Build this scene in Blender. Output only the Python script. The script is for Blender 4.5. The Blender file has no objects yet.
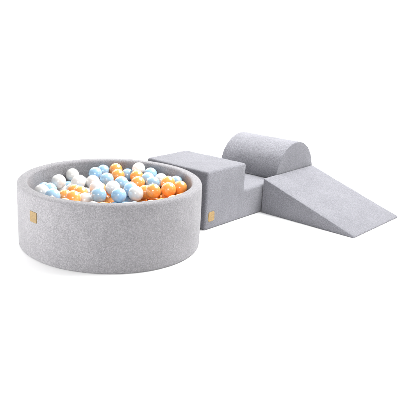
"""Studio packshot: a grey fabric ball pit with balls and a soft play set on white."""
import bpy, bmesh, math, random
from mathutils import Vector, Matrix, noise

scene = bpy.context.scene
COL = scene.collection

# ---------------------------------------------------------------- camera
cam_data = bpy.data.cameras.new("camera")
cam = bpy.data.objects.new("camera", cam_data)
COL.objects.link(cam)
cam.matrix_world = (Matrix.Translation((0, 0, 1.0797))
                    @ Matrix.Rotation(math.radians(90 - 15.51), 4, 'X')
                    @ Matrix.Rotation(math.radians(1.38), 4, 'Z'))
cam_data.sensor_width = 36
cam_data.lens = 612.54 / 400 * 36
cam_data.shift_x = (200 - 138.07) / 400
cam_data.shift_y = -(200 - 187.04) / 400
cam_data.clip_end = 200
scene.camera = cam

# ---------------------------------------------------------------- studio light
scene.view_settings.view_transform = 'Standard'
scene.view_settings.look = 'None'
scene.view_settings.exposure = 0.2
scene.view_settings.gamma = 1.0
world = bpy.data.worlds.new("World")
scene.world = world
world.use_nodes = True
bg = world.node_tree.nodes["Background"]
bg.inputs["Color"].default_value = (1.0, 1.0, 1.0, 1)
bg.inputs["Strength"].default_value = 0.31


def softbox(name, loc, target, sx, sy, watts):
    d = bpy.data.lights.new(name, 'AREA')
    d.shape = 'RECTANGLE'
    d.size, d.size_y = sx, sy
    d.energy = watts
    o = bpy.data.objects.new(name, d)
    COL.objects.link(o)
    o.location = loc
    o.rotation_euler = (Vector(target) - Vector(loc)).to_track_quat('-Z', 'Y').to_euler()
    return o


softbox("softbox_overhead", (1.55, 3.6, 2.7), (0.25, 3.15, 0), 2.4, 1.8, 186)
softbox("softbox_right", (2.9, 1.5, 0.8), (0.2, 3.0, 0.1), 0.9, 1.3, 18)
softbox("softbox_left", (-2.3, 2.0, 0.36), (-0.4, 2.8, 0.05), 1.7, 0.5, 58)
softbox("softbox_front", (-0.4, -0.4, 1.7), (-0.1, 2.6, 0.0), 1.4, 1.0, 42)
softbox("background_strip", (-1.9, 4.9, 3.0), (-1.9, 6.2, 0.3), 3.4, 0.4, 80)
softbox("background_strip", (1.9, 4.9, 3.0), (1.9, 6.2, 0.3), 3.4, 0.4, 80)

# colour, place in the pit, label of every ball
BALLS = [
    ('W', -0.2619, 0.0671, 0.2728, "white ball standing clear of the others near the pit's left end"),
    ('W', -0.2173, 0.2887, 0.2516, 'rearmost white ball of the left half, nearest the back wall'),
    ('B', -0.2984, 0.0058, 0.246, 'blue ball tucked between the high left white ball and the front left blue ball'),
    ('W', -0.3269, -0.0642, 0.2567, "leftmost white ball, half hidden against the pit's left inner wall"),
    ('B', -0.263, -0.1421, 0.2586, 'blue ball at the front left rim, left of the orange cluster'),
    ('O', -0.2127, -0.0878, 0.2404, 'leftmost orange ball, right next to the front left blue ball'),
    ('O', -0.1769, 0.0014, 0.2411, 'topmost orange ball of the left orange cluster'),
    ('W', -0.1702, 0.1325, 0.2534, 'white ball directly in front of the rearmost left white ball'),
    ('W', -0.2611, 0.1186, 0.2169, 'white ball wedged low between the high left white ball and the orange cluster'),
    ('B', -0.0944, 0.2913, 0.2606, 'left ball of the blue pair at the back centre'),
    ('B', -0.056, 0.3572, 0.2597, 'right ball of the blue pair at the back centre'),
    ('O', 0.0131, 0.3614, 0.2685, 'orange ball touching the back wall at the centre, right of the blue pair'),
    ('O', 0.0273, 0.2876, 0.255, 'orange ball just in front of the orange ball at the centre back wall'),
    ('B', -0.0278, 0.2124, 0.2519, 'blue ball sitting in front of the back centre blue pair'),
    ('W', -0.0969, 0.1538, 0.2524, 'white ball in front of the left ball of the back blue pair'),
    ('W', -0.0661, 0.0062, 0.262, 'white ball right behind the left one of two big front blue balls'),
    ('B', -0.0445, -0.1626, 0.2757, 'left one of the two big blue balls at front centre'),
    ('W', 0.0128, 0.0078, 0.2635, 'white ball in the middle of the heap, between two big front blue balls'),
    ('B', 0.0513, 0.123, 0.2574, 'blue ball at mid heap behind the right big front blue ball'),
    ('B', 0.0467, -0.1079, 0.2596, 'right one of the two big blue balls at front centre'),
    ('O', -0.1408, -0.0647, 0.2528, 'rightmost orange ball of the left orange cluster'),
    ('W', -0.1119, -0.134, 0.2395, 'white ball lowest at the front rim, left of the big blue ball'),
    ('O', -0.1618, -0.186, 0.2641, 'orange ball lowest in the left orange cluster, at the front rim'),
    ('W', 0.1386, 0.3337, 0.2824, 'white ball perched highest at the back right of the heap'),
    ('B', 0.0784, 0.3529, 0.2428, 'blue ball at the back, left of the highest perched white ball'),
    ('O', 0.1292, 0.2624, 0.2576, 'orange ball directly under the highest perched white ball'),
    ('B', 0.2028, 0.2974, 0.2641, 'blue ball at the back wall, right of the highest perched white ball'),
    ('B', 0.1882, 0.2142, 0.2586, 'blue ball in front of the back wall blue, right of two stacked oranges'),
    ('O', 0.1368, 0.1459, 0.2532, 'lower one of two orange balls stacked under the perched white ball'),
    ('B', 0.2131, 0.1422, 0.2547, 'blue ball between the right orange pair and the two stacked oranges'),
    ('W', 0.2584, 0.248, 0.2467, 'white ball against the right back wall, behind the right orange pair'),
    ('O', 0.2879, 0.0853, 0.275, 'upper ball of the right orange pair'),
    ('B', 0.3318, 0.1452, 0.2612, 'rightmost blue ball, peeking out behind the right orange pair'),
    ('O', 0.2877, -0.0091, 0.2661, 'lower ball of the right orange pair'),
    ('O', 0.3467, 0.039, 0.2635, "rightmost orange ball, close to the pit's right inner wall"),
    ('O', 0.2121, -0.0388, 0.2654, 'front orange ball just left of the right orange pair'),
    ('O', 0.1739, 0.0227, 0.2416, 'orange ball half hidden between the front white ball and a front orange ball'),
    ('W', 0.1277, -0.0666, 0.259, 'rightmost white ball at the front rim, beside orange balls'),
    ('B', 0.1014, 0.0051, 0.2589, 'blue ball just behind the rightmost front white ball'),
    ('O', -0.2583, -0.2493, 0.2536, ''),
    ('W', 0.1974, -0.2901, 0.257, ''),
    ('W', 0.0359, -0.3373, 0.2535, ''),
    ('W', -0.0587, -0.331, 0.257, 'sunken white ball just below the lowest front white ball'),
    ('W', 0.1078, -0.3275, 0.2569, ''),
    ('O', 0.3018, -0.195, 0.2542, 'sunken orange ball just below the lower ball of the right orange pair'),
    ('O', -0.1883, -0.2922, 0.257, 'sunken orange ball just below the leftmost orange ball'),
    ('B', -0.0557, -0.0873, 0.249, 'sunken blue ball just left of the left big front blue ball'),
    ('O', 0.2581, -0.2512, 0.2422, ''),
    ('W', -0.1308, -0.3346, 0.2406, ''),
    ('W', -0.2824, 0.192, 0.2392, 'sunken white ball just left of the high left white ball'),
    ('B', 0.1236, -0.2557, 0.2395, 'sunken blue ball just below the rightmost front white ball'),
    ('O', 0.3389, -0.1163, 0.2404, ''),
    ('O', -0.0216, -0.2713, 0.2368, 'sunken orange ball just below the left big front blue ball'),
    ('W', -0.1361, -0.2498, 0.2336, ''),
    ('W', -0.172, 0.2235, 0.2333, 'sunken white ball just right of the white ball before the rearmost left white'),
    ('O', -0.0586, 0.0741, 0.2356, 'sunken orange ball just right of the white ball behind the big front blue'),
    ('B', -0.3356, 0.0693, 0.2312, 'sunken blue ball just right of the leftmost white ball'),
    ('W', 0.1884, -0.2211, 0.2299, ''),
    ('W', 0.1048, 0.0722, 0.2322, ''),
    ('O', 0.3581, -0.0451, 0.2255, ''),
    ('B', 0.0487, -0.2634, 0.2233, ''),
    ('O', 0.0463, 0.1933, 0.2233, ''),
    ('O', 0.2373, -0.1586, 0.2226, ''),
    ('B', -0.0959, 0.2232, 0.2261, 'sunken blue ball just below the white ball before the back blue pair'),
    ('B', -0.327, -0.1477, 0.2196, ''),
    ('B', -0.1669, 0.0696, 0.2184, 'sunken blue ball just left of the rightmost ball of the left orange cluster'),
    ('B', -0.2159, -0.2037, 0.2179, ''),
    ('O', 0.2931, 0.0428, 0.2148, 'sunken orange ball just below the upper ball of the right orange pair'),
    ('B', 0.0842, -0.1936, 0.217, 'sunken blue ball just below the right big front blue ball'),
    ('O', 0.0307, 0.0643, 0.2174, 'sunken orange ball just left of the right big front blue ball'),
    ('O', -0.0411, 0.2805, 0.2133, 'sunken orange ball just below the blue ball before the back blue pair'),
    ('O', 0.3017, 0.1918, 0.2139, ''),
    ('O', -0.0272, -0.1992, 0.2132, ''),
    ('W', 0.1157, 0.2075, 0.213, 'sunken white ball just right of the blue ball behind the rightmost front white'),
    ('B', 0.151, 0.3182, 0.2133, ''),
    ('B', 0.168, -0.1468, 0.2081, ''),
    ('O', 0.2154, 0.0869, 0.2075, 'sunken orange ball just below the front orange ball by the right orange pair'),
    ('O', 0.2516, -0.0853, 0.2081, 'sunken orange ball just right of the half hidden front orange ball'),
    ('W', -0.2729, -0.0508, 0.2097, ''),
    ('O', -0.3581, -0.0165, 0.2086, ''),
    ('W', -0.1559, 0.2906, 0.2031, 'sunken white ball just left of the white ball before the back blue pair'),
    ('W', -0.2359, 0.0177, 0.203, ''),
    ('O', -0.082, -0.288, 0.2029, ''),
    ('O', 0.0019, 0.1334, 0.2067, "sunken orange ball just below the white ball in the heap's middle"),
    ('W', -0.096, -0.0276, 0.2067, 'sunken white ball just right of the lowest front white ball'),
    ('O', -0.012, -0.3422, 0.1976, ''),
    ('W', -0.2069, 0.1688, 0.2024, 'sunken white ball just left of the topmost left orange ball'),
    ('W', -0.1068, -0.1935, 0.1979, ''),
    ('O', -0.2893, -0.2158, 0.1982, ''),
    ('B', 0.0116, 0.3345, 0.1991, ''),
    ('B', 0.0285, -0.1453, 0.1994, 'sunken blue ball just right of the left big front blue ball'),
    ('O', 0.3149, 0.1095, 0.1987, 'sunken orange ball just below the rightmost orange ball'),
    ('B', 0.1508, -0.3163, 0.2007, ''),
    ('B', -0.2353, 0.2427, 0.193, 'sunken blue ball just left of the topmost left orange ball'),
    ('O', 0.1752, 0.2498, 0.1933, ''),
    ('B', 0.0517, -0.0699, 0.1959, "sunken blue ball just below the white ball in the heap's middle"),
    ('W', 0.0713, -0.3528, 0.1935, ''),
    ('W', -0.121, 0.1207, 0.193, 'sunken white ball just above the lowest front white ball'),
    ('O', 0.2164, 0.1832, 0.1927, ''),
    ('B', 0.0826, 0.272, 0.1936, 'sunken blue ball just left of the blue ball behind the rightmost front white'),
    ('B', -0.1833, -0.1434, 0.1968, ''),
    ('W', 0.097, 0.1328, 0.1889, 'sunken white ball just left of the rightmost front white ball'),
    ('B', 0.0751, 0.0143, 0.1893, 'sunken blue ball just left of the rightmost front white ball'),
    ('B', -0.3249, 0.1534, 0.1924, ''),
    ('B', -0.0874, 0.3395, 0.189, ''),
    ('B', -0.2549, -0.1383, 0.1878, ''),
    ('O', 0.2253, -0.0197, 0.1884, 'sunken orange ball just below the half hidden front orange ball'),
    ('O', 0.1087, -0.1128, 0.1883, ''),
    ('O', 0.0041, -0.0068, 0.1882, 'sunken orange ball just right of the left big front blue ball'),
    ('O', 0.2965, -0.0308, 0.1903, ''),
    ('B', -0.2087, -0.2713, 0.1899, ''),
    ('W', -0.0584, 0.175, 0.1864, ''),
    ('W', -0.3321, -0.0812, 0.1838, ''),
    ('B', -0.1683, -0.0487, 0.1869, ''),
    ('O', 0.1642, -0.0679, 0.1834, ''),
    ('O', 0.3079, -0.1723, 0.185, ''),
    ('O', -0.0658, -0.1318, 0.1848, ''),
    ('O', 0.3554, 0.0153, 0.1781, ''),
    ('O', -0.019, -0.0733, 0.1778, 'sunken orange ball just below the right big front blue ball'),
    ('O', 0.2336, -0.2737, 0.1779, ''),
    ('W', -0.1344, 0.191, 0.1751, 'sunken white ball just right of the rightmost ball of the left orange cluster'),
    ('O', -0.0011, 0.2206, 0.174, ''),
    ('B', -0.1049, 0.0531, 0.173, ''),
    ('O', 0.1538, 0.0487, 0.1747, 'sunken orange ball just below the rightmost front white ball'),
    ('O', -0.3042, 0.0229, 0.1738, ''),
    ('W', 0.1659, 0.1393, 0.1682, ''),
    ('O', 0.1008, -0.2676, 0.1712, ''),
    ('O', 0.0794, 0.3426, 0.1676, ''),
    ('O', -0.0238, 0.0753, 0.1709, 'sunken orange ball just below the white ball behind the big front blue'),
    ('O', -0.1392, -0.3244, 0.169, ''),
    ('O', 0.1397, -0.2002, 0.1682, ''),
    ('O', 0.0047, -0.2521, 0.1682, ''),
    ('O', 0.3315, -0.0915, 0.1699, ''),
    ('B', -0.1703, -0.2162, 0.1631, ''),
    ('W', -0.2128, 0.1014, 0.1633, ''),
    ('O', 0.2482, 0.2611, 0.1591, 'sunken orange ball just right of the front orange ball by the right orange pair'),
    ('O', -0.0786, 0.2512, 0.1586, ''),
    ('B', -0.0741, -0.3508, 0.1577, ''),
    ('B', -0.301, 0.0922, 0.1575, ''),
    ('O', 0.2133, -0.2063, 0.1581, ''),
    ('O', 0.2665, 0.1437, 0.1583, 'sunken orange ball just below the blue ball left of the right orange pair'),
    ('B', -0.1767, 0.0302, 0.158, ''),
    ('W', -0.1193, -0.0916, 0.1583, ''),
    ('W', -0.2691, 0.1846, 0.1552, ''),
    ('O', 0.2321, -0.1285, 0.1543, ''),
    ('O', 0.0697, 0.2116, 0.1544, ''),
    ('W', -0.3158, -0.1634, 0.148, ''),
    ('B', -0.0576, -0.0091, 0.1494, ''),
    ('O', 0.2232, 0.0429, 0.1488, ''),
    ('W', -0.2294, -0.0496, 0.1491, ''),
    ('W', 0.0615, -0.1848, 0.1493, ''),
    ('B', 0.0678, 0.0742, 0.1494, ''),
    ('B', 0.178, 0.3075, 0.1481, ''),
    ('B', -0.0672, -0.2264, 0.1435, ''),
    ('O', 0.2937, 0.0632, 0.144, ''),
    ('W', -0.2405, -0.2059, 0.1446, ''),
    ('B', 0.127, -0.0128, 0.1443, ''),
    ('O', -0.1807, 0.2578, 0.1436, ''),
    ('W', -0.142, -0.1559, 0.1381, ''),
    ('O', -0.0301, 0.3402, 0.1381, ''),
    ('W', 0.1444, 0.207, 0.1408, ''),
    ('W', 0.0222, 0.2825, 0.1409, ''),
    ('O', 0.0112, 0.1601, 0.1385, ''),
    ('O', 0.2803, -0.2259, 0.1399, ''),
    ('O', -0.0153, -0.1676, 0.1414, ''),
    ('W', 0.1689, -0.2725, 0.1418, ''),
    ('B', -0.2084, -0.1173, 0.1349, ''),
    ('O', -0.359, -0.0125, 0.1368, ''),
    ('O', -0.2448, 0.0431, 0.1336, ''),
    ('W', -0.1437, 0.3245, 0.1332, ''),
    ('O', 0.027, -0.312, 0.1332, ''),
    ('W', -0.1971, 0.1856, 0.1326, ''),
    ('O', -0.0807, 0.1143, 0.134, ''),
    ('B', 0.1181, -0.3399, 0.1344, ''),
    ('O', 0.3335, 0.1333, 0.1334, ''),
    ('O', 0.0666, -0.0979, 0.1315, ''),
    ('O', 0.1499, -0.1328, 0.1278, ''),
    ('O', -0.1263, -0.0129, 0.13, ''),
    ('O', 0.2651, -0.0568, 0.1247, ''),
    ('O', 0.111, 0.2863, 0.1242, ''),
    ('B', 0.0581, -0.01, 0.124, ''),
    ('B', -0.2938, -0.0963, 0.1243, ''),
    ('O', -0.186, -0.2867, 0.123, ''),
    ('B', -0.1452, 0.0887, 0.1179, ''),
    ('O', 0.3549, -0.037, 0.119, ''),
    ('B', 0.2368, 0.1954, 0.1193, ''),
    ('O', -0.0422, -0.2879, 0.1179, ''),
    ('O', 0.1051, 0.1507, 0.1201, ''),
    ('W', 0.2112, 0.1089, 0.1193, ''),
    ('B', -0.0561, -0.0907, 0.119, ''),
    ('B', -0.3548, 0.0582, 0.1182, ''),
    ('W', -0.2553, 0.2519, 0.1204, ''),
    ('W', 0.1919, -0.0534, 0.1147, ''),
    ('W', -0.0685, 0.1876, 0.1154, ''),
    ('O', 0.3279, -0.1477, 0.1168, ''),
    ('O', -0.1152, -0.2811, 0.1145, ''),
    ('W', 0.0632, -0.2533, 0.112, ''),
    ('B', -0.3181, 0.1443, 0.1091, ''),
    ('O', 0.1454, 0.0793, 0.1083, ''),
    ('O', -0.0028, 0.0283, 0.112, ''),
    ('W', 0.0364, 0.3509, 0.1104, ''),
    ('W', -0.291, -0.0174, 0.1061, ''),
    ('W', -0.0828, 0.0461, 0.1054, ''),
    ('B', -0.0872, 0.2951, 0.0986, ''),
    ('B', 0.1848, 0.2525, 0.0979, ''),
    ('W', -0.1556, -0.0763, 0.0986, ''),
    ('O', 0.1706, -0.201, 0.1001, ''),
    ('O', 0.0022, 0.22, 0.1003, ''),
    ('O', -0.2497, 0.1219, 0.1004, ''),
    ('O', -0.0121, 0.1011, 0.0952, ''),
    ('O', -0.1341, 0.2115, 0.0955, ''),
    ('W', -0.2511, -0.2563, 0.0953, ''),
    ('O', 0.2422, -0.1773, 0.0967, ''),
    ('O', 0.3556, 0.0346, 0.0974, ''),
    ('O', 0.0145, -0.0654, 0.0939, ''),
    ('O', 0.0007, -0.2221, 0.0928, ''),
    ('O', 0.2336, -0.2726, 0.093, ''),
    ('O', -0.1976, -0.1757, 0.095, ''),
    ('W', -0.0774, -0.1631, 0.0961, ''),
    ('W', -0.2034, -0.0008, 0.0956, ''),
]

random.seed(5)
PIT = Vector((-0.1375, 2.9051, 0.0))
PIT_R, PIT_T, PIT_H = 0.45, 0.05, 0.3144
TH = math.radians(44.52)
U = Vector((math.cos(TH), math.sin(TH), 0))       # along the long face of the step block
V = Vector((math.sin(TH), -math.cos(TH), 0))      # towards the camera, out of that face
BLOCK = Vector((0.3564, 3.0553, 0.0))             # floor corner nearest the camera


# ---------------------------------------------------------------- materials
def nodes_of(name):
    m = bpy.data.materials.new(name)
    m.use_nodes = True
    nt = m.node_tree
    return m, nt, nt.nodes["Principled BSDF"]


def fabric(name, dark, mid, light, sheen=0.2):
    """Melange upholstery cloth: speckled yarn, fine weave relief, loose soft creases."""
    m, nt, b = nodes_of(name)
    N, L = nt.nodes.new, nt.links.new
    tc = N("ShaderNodeTexCoord")
    n1 = N("ShaderNodeTexNoise"); n1.inputs["Scale"].default_value = 370; n1.inputs["Detail"].default_value = 3
    n1.inputs["Roughness"].default_value = 0.65
    n2 = N("ShaderNodeTexNoise"); n2.inputs["Scale"].default_value = 145; n2.inputs["Detail"].default_value = 2
    n3 = N("ShaderNodeTexNoise"); n3.inputs["Scale"].default_value = 9; n3.inputs["Detail"].default_value = 3
    for n in (n1, n2, n3):
        L(tc.outputs["Object"], n.inputs["Vector"])
    a = N("ShaderNodeMath"); a.operation = 'MULTIPLY_ADD'
    L(n2.outputs["Fac"], a.inputs[0]); a.inputs[1].default_value = 0.55; L(n1.outputs["Fac"], a.inputs[2])
    c = N("ShaderNodeMath"); c.operation = 'MULTIPLY_ADD'
    L(n3.outputs["Fac"], c.inputs[0]); c.inputs[1].default_value = 0.16; L(a.outputs[0], c.inputs[2])
    r = N("ShaderNodeValToRGB")
    e = r.color_ramp.elements
    e[0].position, e[0].color = 0.66, (*dark, 1)
    e[1].position, e[1].color = 1.05 - 0.0, (*light, 1)
    k = e.new(0.86); k.color = (*mid, 1)
    L(c.outputs[0], r.inputs["Fac"])
    L(r.outputs["Color"], b.inputs["Base Color"])
    b.inputs["Roughness"].default_value = 0.92
    b.inputs["Specular IOR Level"].default_value = 0.18
    b.inputs["Sheen Weight"].default_value = sheen
    b.inputs["Sheen Roughness"].default_value = 0.45
    # relief
    w = N("ShaderNodeTexVoronoi"); w.inputs["Scale"].default_value = 420
    L(tc.outputs["Object"], w.inputs["Vector"])
    s = N("ShaderNodeMath"); s.operation = 'MULTIPLY_ADD'
    L(w.outputs["Distance"], s.inputs[0]); s.inputs[1].default_value = 0.5; L(a.outputs[0], s.inputs[2])
    bp = N("ShaderNodeBump"); bp.inputs["Strength"].default_value = 0.75; bp.inputs["Distance"].default_value = 0.003
    L(s.outputs[0], bp.inputs["Height"])
    n4 = N("ShaderNodeTexNoise"); n4.inputs["Scale"].default_value = 14; n4.inputs["Detail"].default_value = 2
    L(tc.outputs["Object"], n4.inputs["Vector"])
    bp2 = N("ShaderNodeBump"); bp2.inputs["Strength"].default_value = 0.4; bp2.inputs["Distance"].default_value = 0.014
    L(n4.outputs["Fac"], bp2.inputs["Height"]); L(bp.outputs["Normal"], bp2.inputs["Normal"])
    L(bp2.outputs["Normal"], b.inputs["Normal"])
    return m


def ball_plastic(name, col, pearl):
    m, nt, b = nodes_of(name)
    N, L = nt.nodes.new, nt.links.new
    tc = N("ShaderNodeTexCoord")
    n = N("ShaderNodeTexNoise"); n.inputs["Scale"].default_value = 30; n.inputs["Detail"].default_value = 3
    L(tc.outputs["Object"], n.inputs["Vector"])
    mr = N("ShaderNodeMapRange"); mr.inputs["From Min"].default_value = 0.3; mr.inputs["From Max"].default_value = 0.7
    mr.inputs["To Min"].default_value = 0.22; mr.inputs["To Max"].default_value = 0.34
    L(n.outputs["Fac"], mr.inputs["Value"]); L(mr.outputs["Result"], b.inputs["Roughness"])
    # a slight change of tint from ball to ball, as between batches
    oi = N("ShaderNodeObjectInfo")
    hs = N("ShaderNodeHueSaturation"); hs.inputs["Color"].default_value = (*col, 1)
    mv = N("ShaderNodeMapRange"); mv.inputs["To Min"].default_value = 0.9; mv.inputs["To Max"].default_value = 1.08
    L(oi.outputs["Random"], mv.inputs["Value"]); L(mv.outputs["Result"], hs.inputs["Value"])
    L(hs.outputs["Color"], b.inputs["Base Color"])
    b.inputs["Specular IOR Level"].default_value = 0.5
    b.inputs["Coat Weight"].default_value = 1.0
    b.inputs["Coat Roughness"].default_value = 0.08
    b.inputs["Subsurface Weight"].default_value = 0.12
    b.inputs["Subsurface Radius"].default_value = (1.0, 0.9, 0.8)
    b.inputs["Subsurface Scale"].default_value = 0.006
    if pearl:
        b.inputs["Sheen Weight"].default_value = 0.25
        b.inputs["Sheen Roughness"].default_value = 0.3
    # moulding seam round the middle and a very slight orange peel
    sx = N("ShaderNodeSeparateXYZ"); L(tc.outputs["Object"], sx.inputs[0])
    ab = N("ShaderNodeMath"); ab.operation = 'ABSOLUTE'; L(sx.outputs["Z"], ab.inputs[0])
    sm = N("ShaderNodeMapRange"); sm.interpolation_type = 'SMOOTHSTEP'
    sm.inputs["From Min"].default_value = 0.0; sm.inputs["From Max"].default_value = 0.0011
    L(ab.outputs[0], sm.inputs["Value"])
    ad = N("ShaderNodeMath"); ad.operation = 'MULTIPLY_ADD'
    L(n.outputs["Fac"], ad.inputs[0]); ad.inputs[1].default_value = 0.35; L(sm.outputs["Result"], ad.inputs[2])
    bp = N("ShaderNodeBump"); bp.inputs["Strength"].default_value = 0.3; bp.inputs["Distance"].default_value = 0.0012
    L(ad.outputs[0], bp.inputs["Height"]); L(bp.outputs["Normal"], b.inputs["Normal"])
    return m


def leather(name, col):
    m, nt, b = nodes_of(name)
    N, L = nt.nodes.new, nt.links.new
    tc = N("ShaderNodeTexCoord")
    n = N("ShaderNodeTexNoise"); n.inputs["Scale"].default_value = 160; n.inputs["Detail"].default_value = 4
    L(tc.outputs["Object"], n.inputs["Vector"])
    r = N("ShaderNodeValToRGB"); e = r.color_ramp.elements
    e[0].position, e[0].color = 0.3, (*[c * 0.75 for c in col], 1)
    e[1].position, e[1].color = 0.7, (*[min(1, c * 1.15) for c in col], 1)
    L(n.outputs["Fac"], r.inputs["Fac"]); L(r.outputs["Color"], b.inputs["Base Color"])
    b.inputs["Roughness"].default_value = 0.6
    bp = N("ShaderNodeBump"); bp.inputs["Strength"].default_value = 0.25; bp.inputs["Distance"].default_value = 0.001
    L(n.outputs["Fac"], bp.inputs["Height"]); L(bp.outputs["Normal"], b.inputs["Normal"])
    return m


def floor_paint(name):
    m, nt, b = nodes_of(name)
    N, L = nt.nodes.new, nt.links.new
    tc = N("ShaderNodeTexCoord")
    n = N("ShaderNodeTexNoise"); n.inputs["Scale"].default_value = 3
    L(tc.outputs["Object"], n.inputs["Vector"])
    r = N("ShaderNodeValToRGB"); e = r.color_ramp.elements
    e[0].color = (0.91, 0.91, 0.91, 1); e[1].color = (0.93, 0.93, 0.93, 1)
    L(n.outputs["Fac"], r.inputs["Fac"]); L(r.outputs["Color"], b.inputs["Base Color"])
    b.inputs["Roughness"].default_value = 0.9
    b.inputs["Specular IOR Level"].default_value = 0.1
    return m


M_PIT = fabric("light_grey_melange", (0.182, 0.178, 0.188), (0.244, 0.238, 0.250), (0.315, 0.308, 0.322))
M_FOAM = fabric("grey_melange", (0.132, 0.132, 0.149), (0.182, 0.182, 0.202), (0.245, 0.245, 0.268))
M_TAG = leather("tan_leather", (0.21, 0.135, 0.045))
M_TAG2 = leather("pale_tan_leather", (0.33, 0.215, 0.08))
M_BALL = {
    'W': ball_plastic("white_pearl_plastic", (0.68, 0.672, 0.655), True),
    'B': ball_plastic("baby_blue_plastic", (0.30, 0.49, 0.665), False),
    'O': ball_plastic("orange_plastic", (0.85, 0.34, 0.075), False),
}
M_FLOOR = floor_paint("white_studio_floor")


# ---------------------------------------------------------------- helpers
def tag(o, label=None, cat=None, group=None, kind=None):
    for k, v in (("label", label), ("category", cat), ("group", group), ("kind", kind)):
        if v:
            o[k] = v
    return o


def link(name, bm, mat, parent=None, smooth=True):
    me = bpy.data.meshes.new(name)
    bmesh.ops.recalc_face_normals(bm, faces=bm.faces)
    bm.to_mesh(me)
    bm.free()
    me.materials.append(mat)
    for p in me.polygons:
        p.use_smooth = smooth
    o = bpy.data.objects.new(name, me)
    COL.objects.link(o)
    o.parent = parent
    return o


def soft_prism(profile, depth, radius, seg=5, sharp=28, amp=0.0019, cut=0.03, seed=0.0):
    """Extrude a closed (x, z) profile along +y, round its sewn edges, then let the
    cover go slightly slack so that no face or edge is perfectly flat."""
    bm = bmesh.new()
    a = [bm.verts.new((x, 0, z)) for x, z in profile]
    b = [bm.verts.new((x, depth, z)) for x, z in profile]
    bm.faces.new(a)
    bm.faces.new(list(reversed(b)))
    n = len(profile)
    for i in range(n):
        j = (i + 1) % n
        bm.faces.new((a[j], a[i], b[i], b[j]))
    bmesh.ops.recalc_face_normals(bm, faces=bm.faces)
    es = [e for e in bm.edges if len(e.link_faces) == 2 and math.degrees(e.calc_face_angle(0)) > sharp]
    bmesh.ops.bevel(bm, geom=es, offset=radius, segments=seg, profile=0.5, affect='EDGES', clamp_overlap=True)
    lo = [min(v.co[i] for v in bm.verts) for i in range(3)]
    hi = [max(v.co[i] for v in bm.verts) for i in range(3)]
    for ax in range(3):
        k = int((hi[ax] - lo[ax]) / cut)
        for q in range(1, k + 1):
            co, no = Vector((0, 0, 0)), Vector((0, 0, 0))
            co[ax] = lo[ax] + (hi[ax] - lo[ax]) * q / (k + 1)
            no[ax] = 1
            bmesh.ops.bisect_plane(bm, geom=bm.verts[:] + bm.edges[:] + bm.faces[:], plane_co=co, plane_no=no, dist=1e-6)
    bmesh.ops.triangulate(bm, faces=[f for f in bm.faces if len(f.verts) > 4])
    bm.normal_update()
    for v in bm.verts:
        p = v.co * 9 + Vector((seed, seed * 2, 0))
        q = v.co * 26 + Vector((seed, 0, seed))
        d = amp * noise.noise(p) + amp * 0.45 * noise.noise(q)
        if v.co.z > 0.004:
            v.co += v.normal * d
    return bm


def frame(o, origin):
    """Put local x along U, local y along -V (away from the camera)."""
    o.matrix_world = Matrix(((U.x, -V.x, 0, origin.x), (U.y, -V.y, 0, origin.y), (0, 0, 1, origin.z), (0, 0, 0, 1)))


# ---------------------------------------------------------------- setting
# one seamless white sweep: floor that curls up into the backdrop
bm = bmesh.new()
sweep = [(-4.0, 0.0), (0.0, 0.0), (5.2, 0.0)]
sweep += [(5.2 + 1.0 * math.sin(math.radians(t)), 1.0 - 1.0 * math.cos(math.radians(t))) for t in range(5, 91, 5)]
sweep += [(6.2, 3.6)]
rows = [[bm.verts.new((x, y, z)) for x in (-7, 7)] for y, z in sweep]
for p, q in zip(rows, rows[1:]):
    bm.faces.new((p[0], p[1], q[1], q[0]))
floor = link("floor", bm, M_FLOOR)
tag(floor, kind="structure")


# ---------------------------------------------------------------- ball pit
def lathe(profile, n, amp, seed):
    bm = bmesh.new()
    rings = []
    for i in range(n):
        a = 2 * math.pi * i / n
        ring = []
        for r, z in profile:
            p = Vector((math.cos(a), math.sin(a), 0))
            d = amp * noise.noise(Vector((p.x * 3.5, p.y * 3.5, z * 8)) + Vector((seed, 0, 0)))
            ring.append(bm.verts.new((p.x * (r + d), p.y * (r + d), z + d * 0.6 * (z > 0.1))))
        rings.append(ring)
    m = len(profile)
    for i in range(n):
        A, B = rings[i], rings[(i + 1) % n]
        for j in range(m):
            k = (j + 1) % m
            bm.faces.new((A[j], B[j], B[k], A[k]))
    return bm


def arc(cx, cz, r, a0, a1, n):
    return [(cx + r * math.cos(math.radians(a0 + (a1 - a0) * i / n)), cz + r * math.sin(math.radians(a0 + (a1 - a0) * i / n))) for i in range(n + 1)]


pit = bpy.data.objects.new("ball_pit", None)
COL.objects.link(pit)
pit.location = PIT
tag(pit, "round light grey fabric ball pit filled with white, blue and orange balls", "ball pit")
ro, ri, rb = PIT_R, PIT_R - PIT_T, 0.014
prof = arc(ro - 0.012, 0.012, 0.012, -90, 0, 4)
prof += [(ro + 0.001 * math.sin(math.pi * t / 12), 0.012 + (PIT_H - rb - 0.012) * t / 12) for t in range(1, 12)]
prof += arc(ro - rb, PIT_H - rb, rb, 0, 90, 6) + arc(ri + rb, PIT_H - rb, rb, 90, 180, 6)
prof += [(ri, 0.25), (ri, 0.2), (ri, 0.1), (ri, 0.0)]
link("side_wall", lathe(prof, 240, 0.0022, 3.1), M_PIT, pit)
prof = [(0.004, 0.004)] + [(ri - 0.003, 0.004)] + [(ri - 0.003, 0.04)] + arc(ri - 0.013, 0.04, 0.01, 0, 90, 3) + [(0.004, 0.05)]
link("floor_cushion", lathe(prof, 96, 0.0, 0.0), M_PIT, pit)


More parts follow.
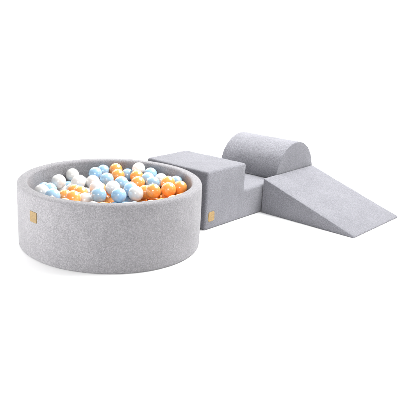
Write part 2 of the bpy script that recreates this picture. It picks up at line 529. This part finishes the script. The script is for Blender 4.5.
def patch(w, h, t, r, bend=None):
    """A small rounded tag; x-z is its face, -y its outside. bend = radius it wraps round."""
    bm = bmesh.new()
    pts = []
    for cx, cz, a0 in ((w / 2 - r, h / 2 - r, 0), (-w / 2 + r, h / 2 - r, 90), (-w / 2 + r, -h / 2 + r, 180), (w / 2 - r, -h / 2 + r, 270)):
        pts += arc(cx, cz, r, a0, a0 + 90, 4)
    front = [bm.verts.new((x, -t, z)) for x, z in pts]
    inner = [bm.verts.new((x * 0.965, -t * 1.25, z * 0.965)) for x, z in pts]
    back = [bm.verts.new((x, 0.002, z)) for x, z in pts]
    n = len(pts)
    for i in range(n):
        j = (i + 1) % n
        bm.faces.new((front[i], front[j], inner[j], inner[i]))
        bm.faces.new((back[i], back[j], front[j], front[i]))
    f = bm.faces.new(inner)
    bm.faces.new(list(reversed(back)))
    for k in range(-3, 4):
        bmesh.ops.bisect_plane(bm, geom=bm.verts[:] + bm.edges[:] + bm.faces[:], plane_co=(k * w / 8, 0, 0), plane_no=(1, 0, 0), dist=1e-7)
    if bend:
        for v in bm.verts:
            a = v.co.x / bend
            rr = bend - v.co.y
            v.co.x, v.co.y = rr * math.sin(a), bend - rr * math.cos(a)
    return bm


a = math.radians(-136.4)
t = link("brand_tag", patch(0.052, 0.05, 0.0022, 0.003, PIT_R), M_TAG, pit, smooth=False)
t.location = (math.cos(a) * (PIT_R + 0.0005), math.sin(a) * (PIT_R + 0.0005), 0.2095)
t.rotation_euler = (0, 0, a + math.pi / 2)

# ---------------------------------------------------------------- soft play set
Lu, Lv, Hh, Ht = 0.3332, 0.4412, 0.3185, 0.1670
L_ALL = 1.035
step = link("step_block", soft_prism([(0, 0), (L_ALL, 0), (L_ALL, Ht), (Lu, Ht), (Lu, Hh), (0, Hh)], Lv, 0.0125, seed=1.7), M_FOAM)
frame(step, BLOCK)
tag(step, "grey fabric stepped foam block with a high and a low step, beside the ball pit", "foam block")
t = link("brand_tag", patch(0.05, 0.053, 0.0022, 0.012), M_TAG2, step, smooth=False)
t.location = (0.0475, -0.0006, 0.071)

ar, al, ao = 0.2008, 0.420, 0.6440
ah = 0.206
half = [(2 * ar, 0), (2 * ar, 0.004)] + [(ar + ar * math.cos(math.pi * i / 56), 0.004 + (ah - 0.004) * math.sin(math.pi * i / 56)) for i in range(1, 56)] + [(0, 0.004), (0, 0)]
roll = link("half_cylinder", soft_prism(half, al, 0.008, sharp=40, seed=6.3), M_FOAM)
frame(roll, BLOCK + U * ao + Vector((0, 0, Ht + 0.001)) - V * 0.002)
tag(roll, "grey fabric half cylinder foam block lying flat side down on the low step", "foam block")

rs, rw, rl, rh = 0.5039, 0.5290, 0.5760, 0.2045
ramp_prof = [(0, 0), (rl, 0), (rl, 0.010), (0, rh)]
bm = soft_prism(ramp_prof, rw, 0.007, seg=4, sharp=25, seed=9.9)
ramp = link("foam_ramp", bm, M_FOAM)
# local x runs down the slope (V), local y across it (U)
o = BLOCK + U * rs + V * 0.005
ramp.matrix_world = Matrix(((V.x, U.x, 0, o.x), (V.y, U.y, 0, o.y), (0, 0, 1, 0), (0, 0, 0, 1)))
tag(ramp, "grey fabric foam wedge ramp sloping from the low step down to the floor", "foam ramp")

# ---------------------------------------------------------------- balls
BALL_R = 0.0366
mesh_of = {}
for key in 'WBO':
    bm = bmesh.new()
    bmesh.ops.create_icosphere(bm, subdivisions=5, radius=BALL_R)
    me = bpy.data.meshes.new("ball")
    bm.to_mesh(me)
    bm.free()
    for p in me.polygons:
        p.use_smooth = True
    me.materials.append(M_BALL[key])
    mesh_of[key] = me
COLOUR = {'W': 'white', 'B': 'blue', 'O': 'orange'}
for key, x, y, z, lab in BALLS:
    o = bpy.data.objects.new("ball", mesh_of[key])
    COL.objects.link(o)
    o.location = PIT + Vector((x, y, z))
    o.rotation_euler = (random.uniform(0, 6.28), random.uniform(0, 6.28), random.uniform(0, 6.28))
    o.scale = [random.uniform(0.985, 1.015)] * 3
    tag(o, lab or "%s ball lying out of sight under the visible balls of the pit" % COLOUR[key], "ball",
        "plastic balls filling the round pit")
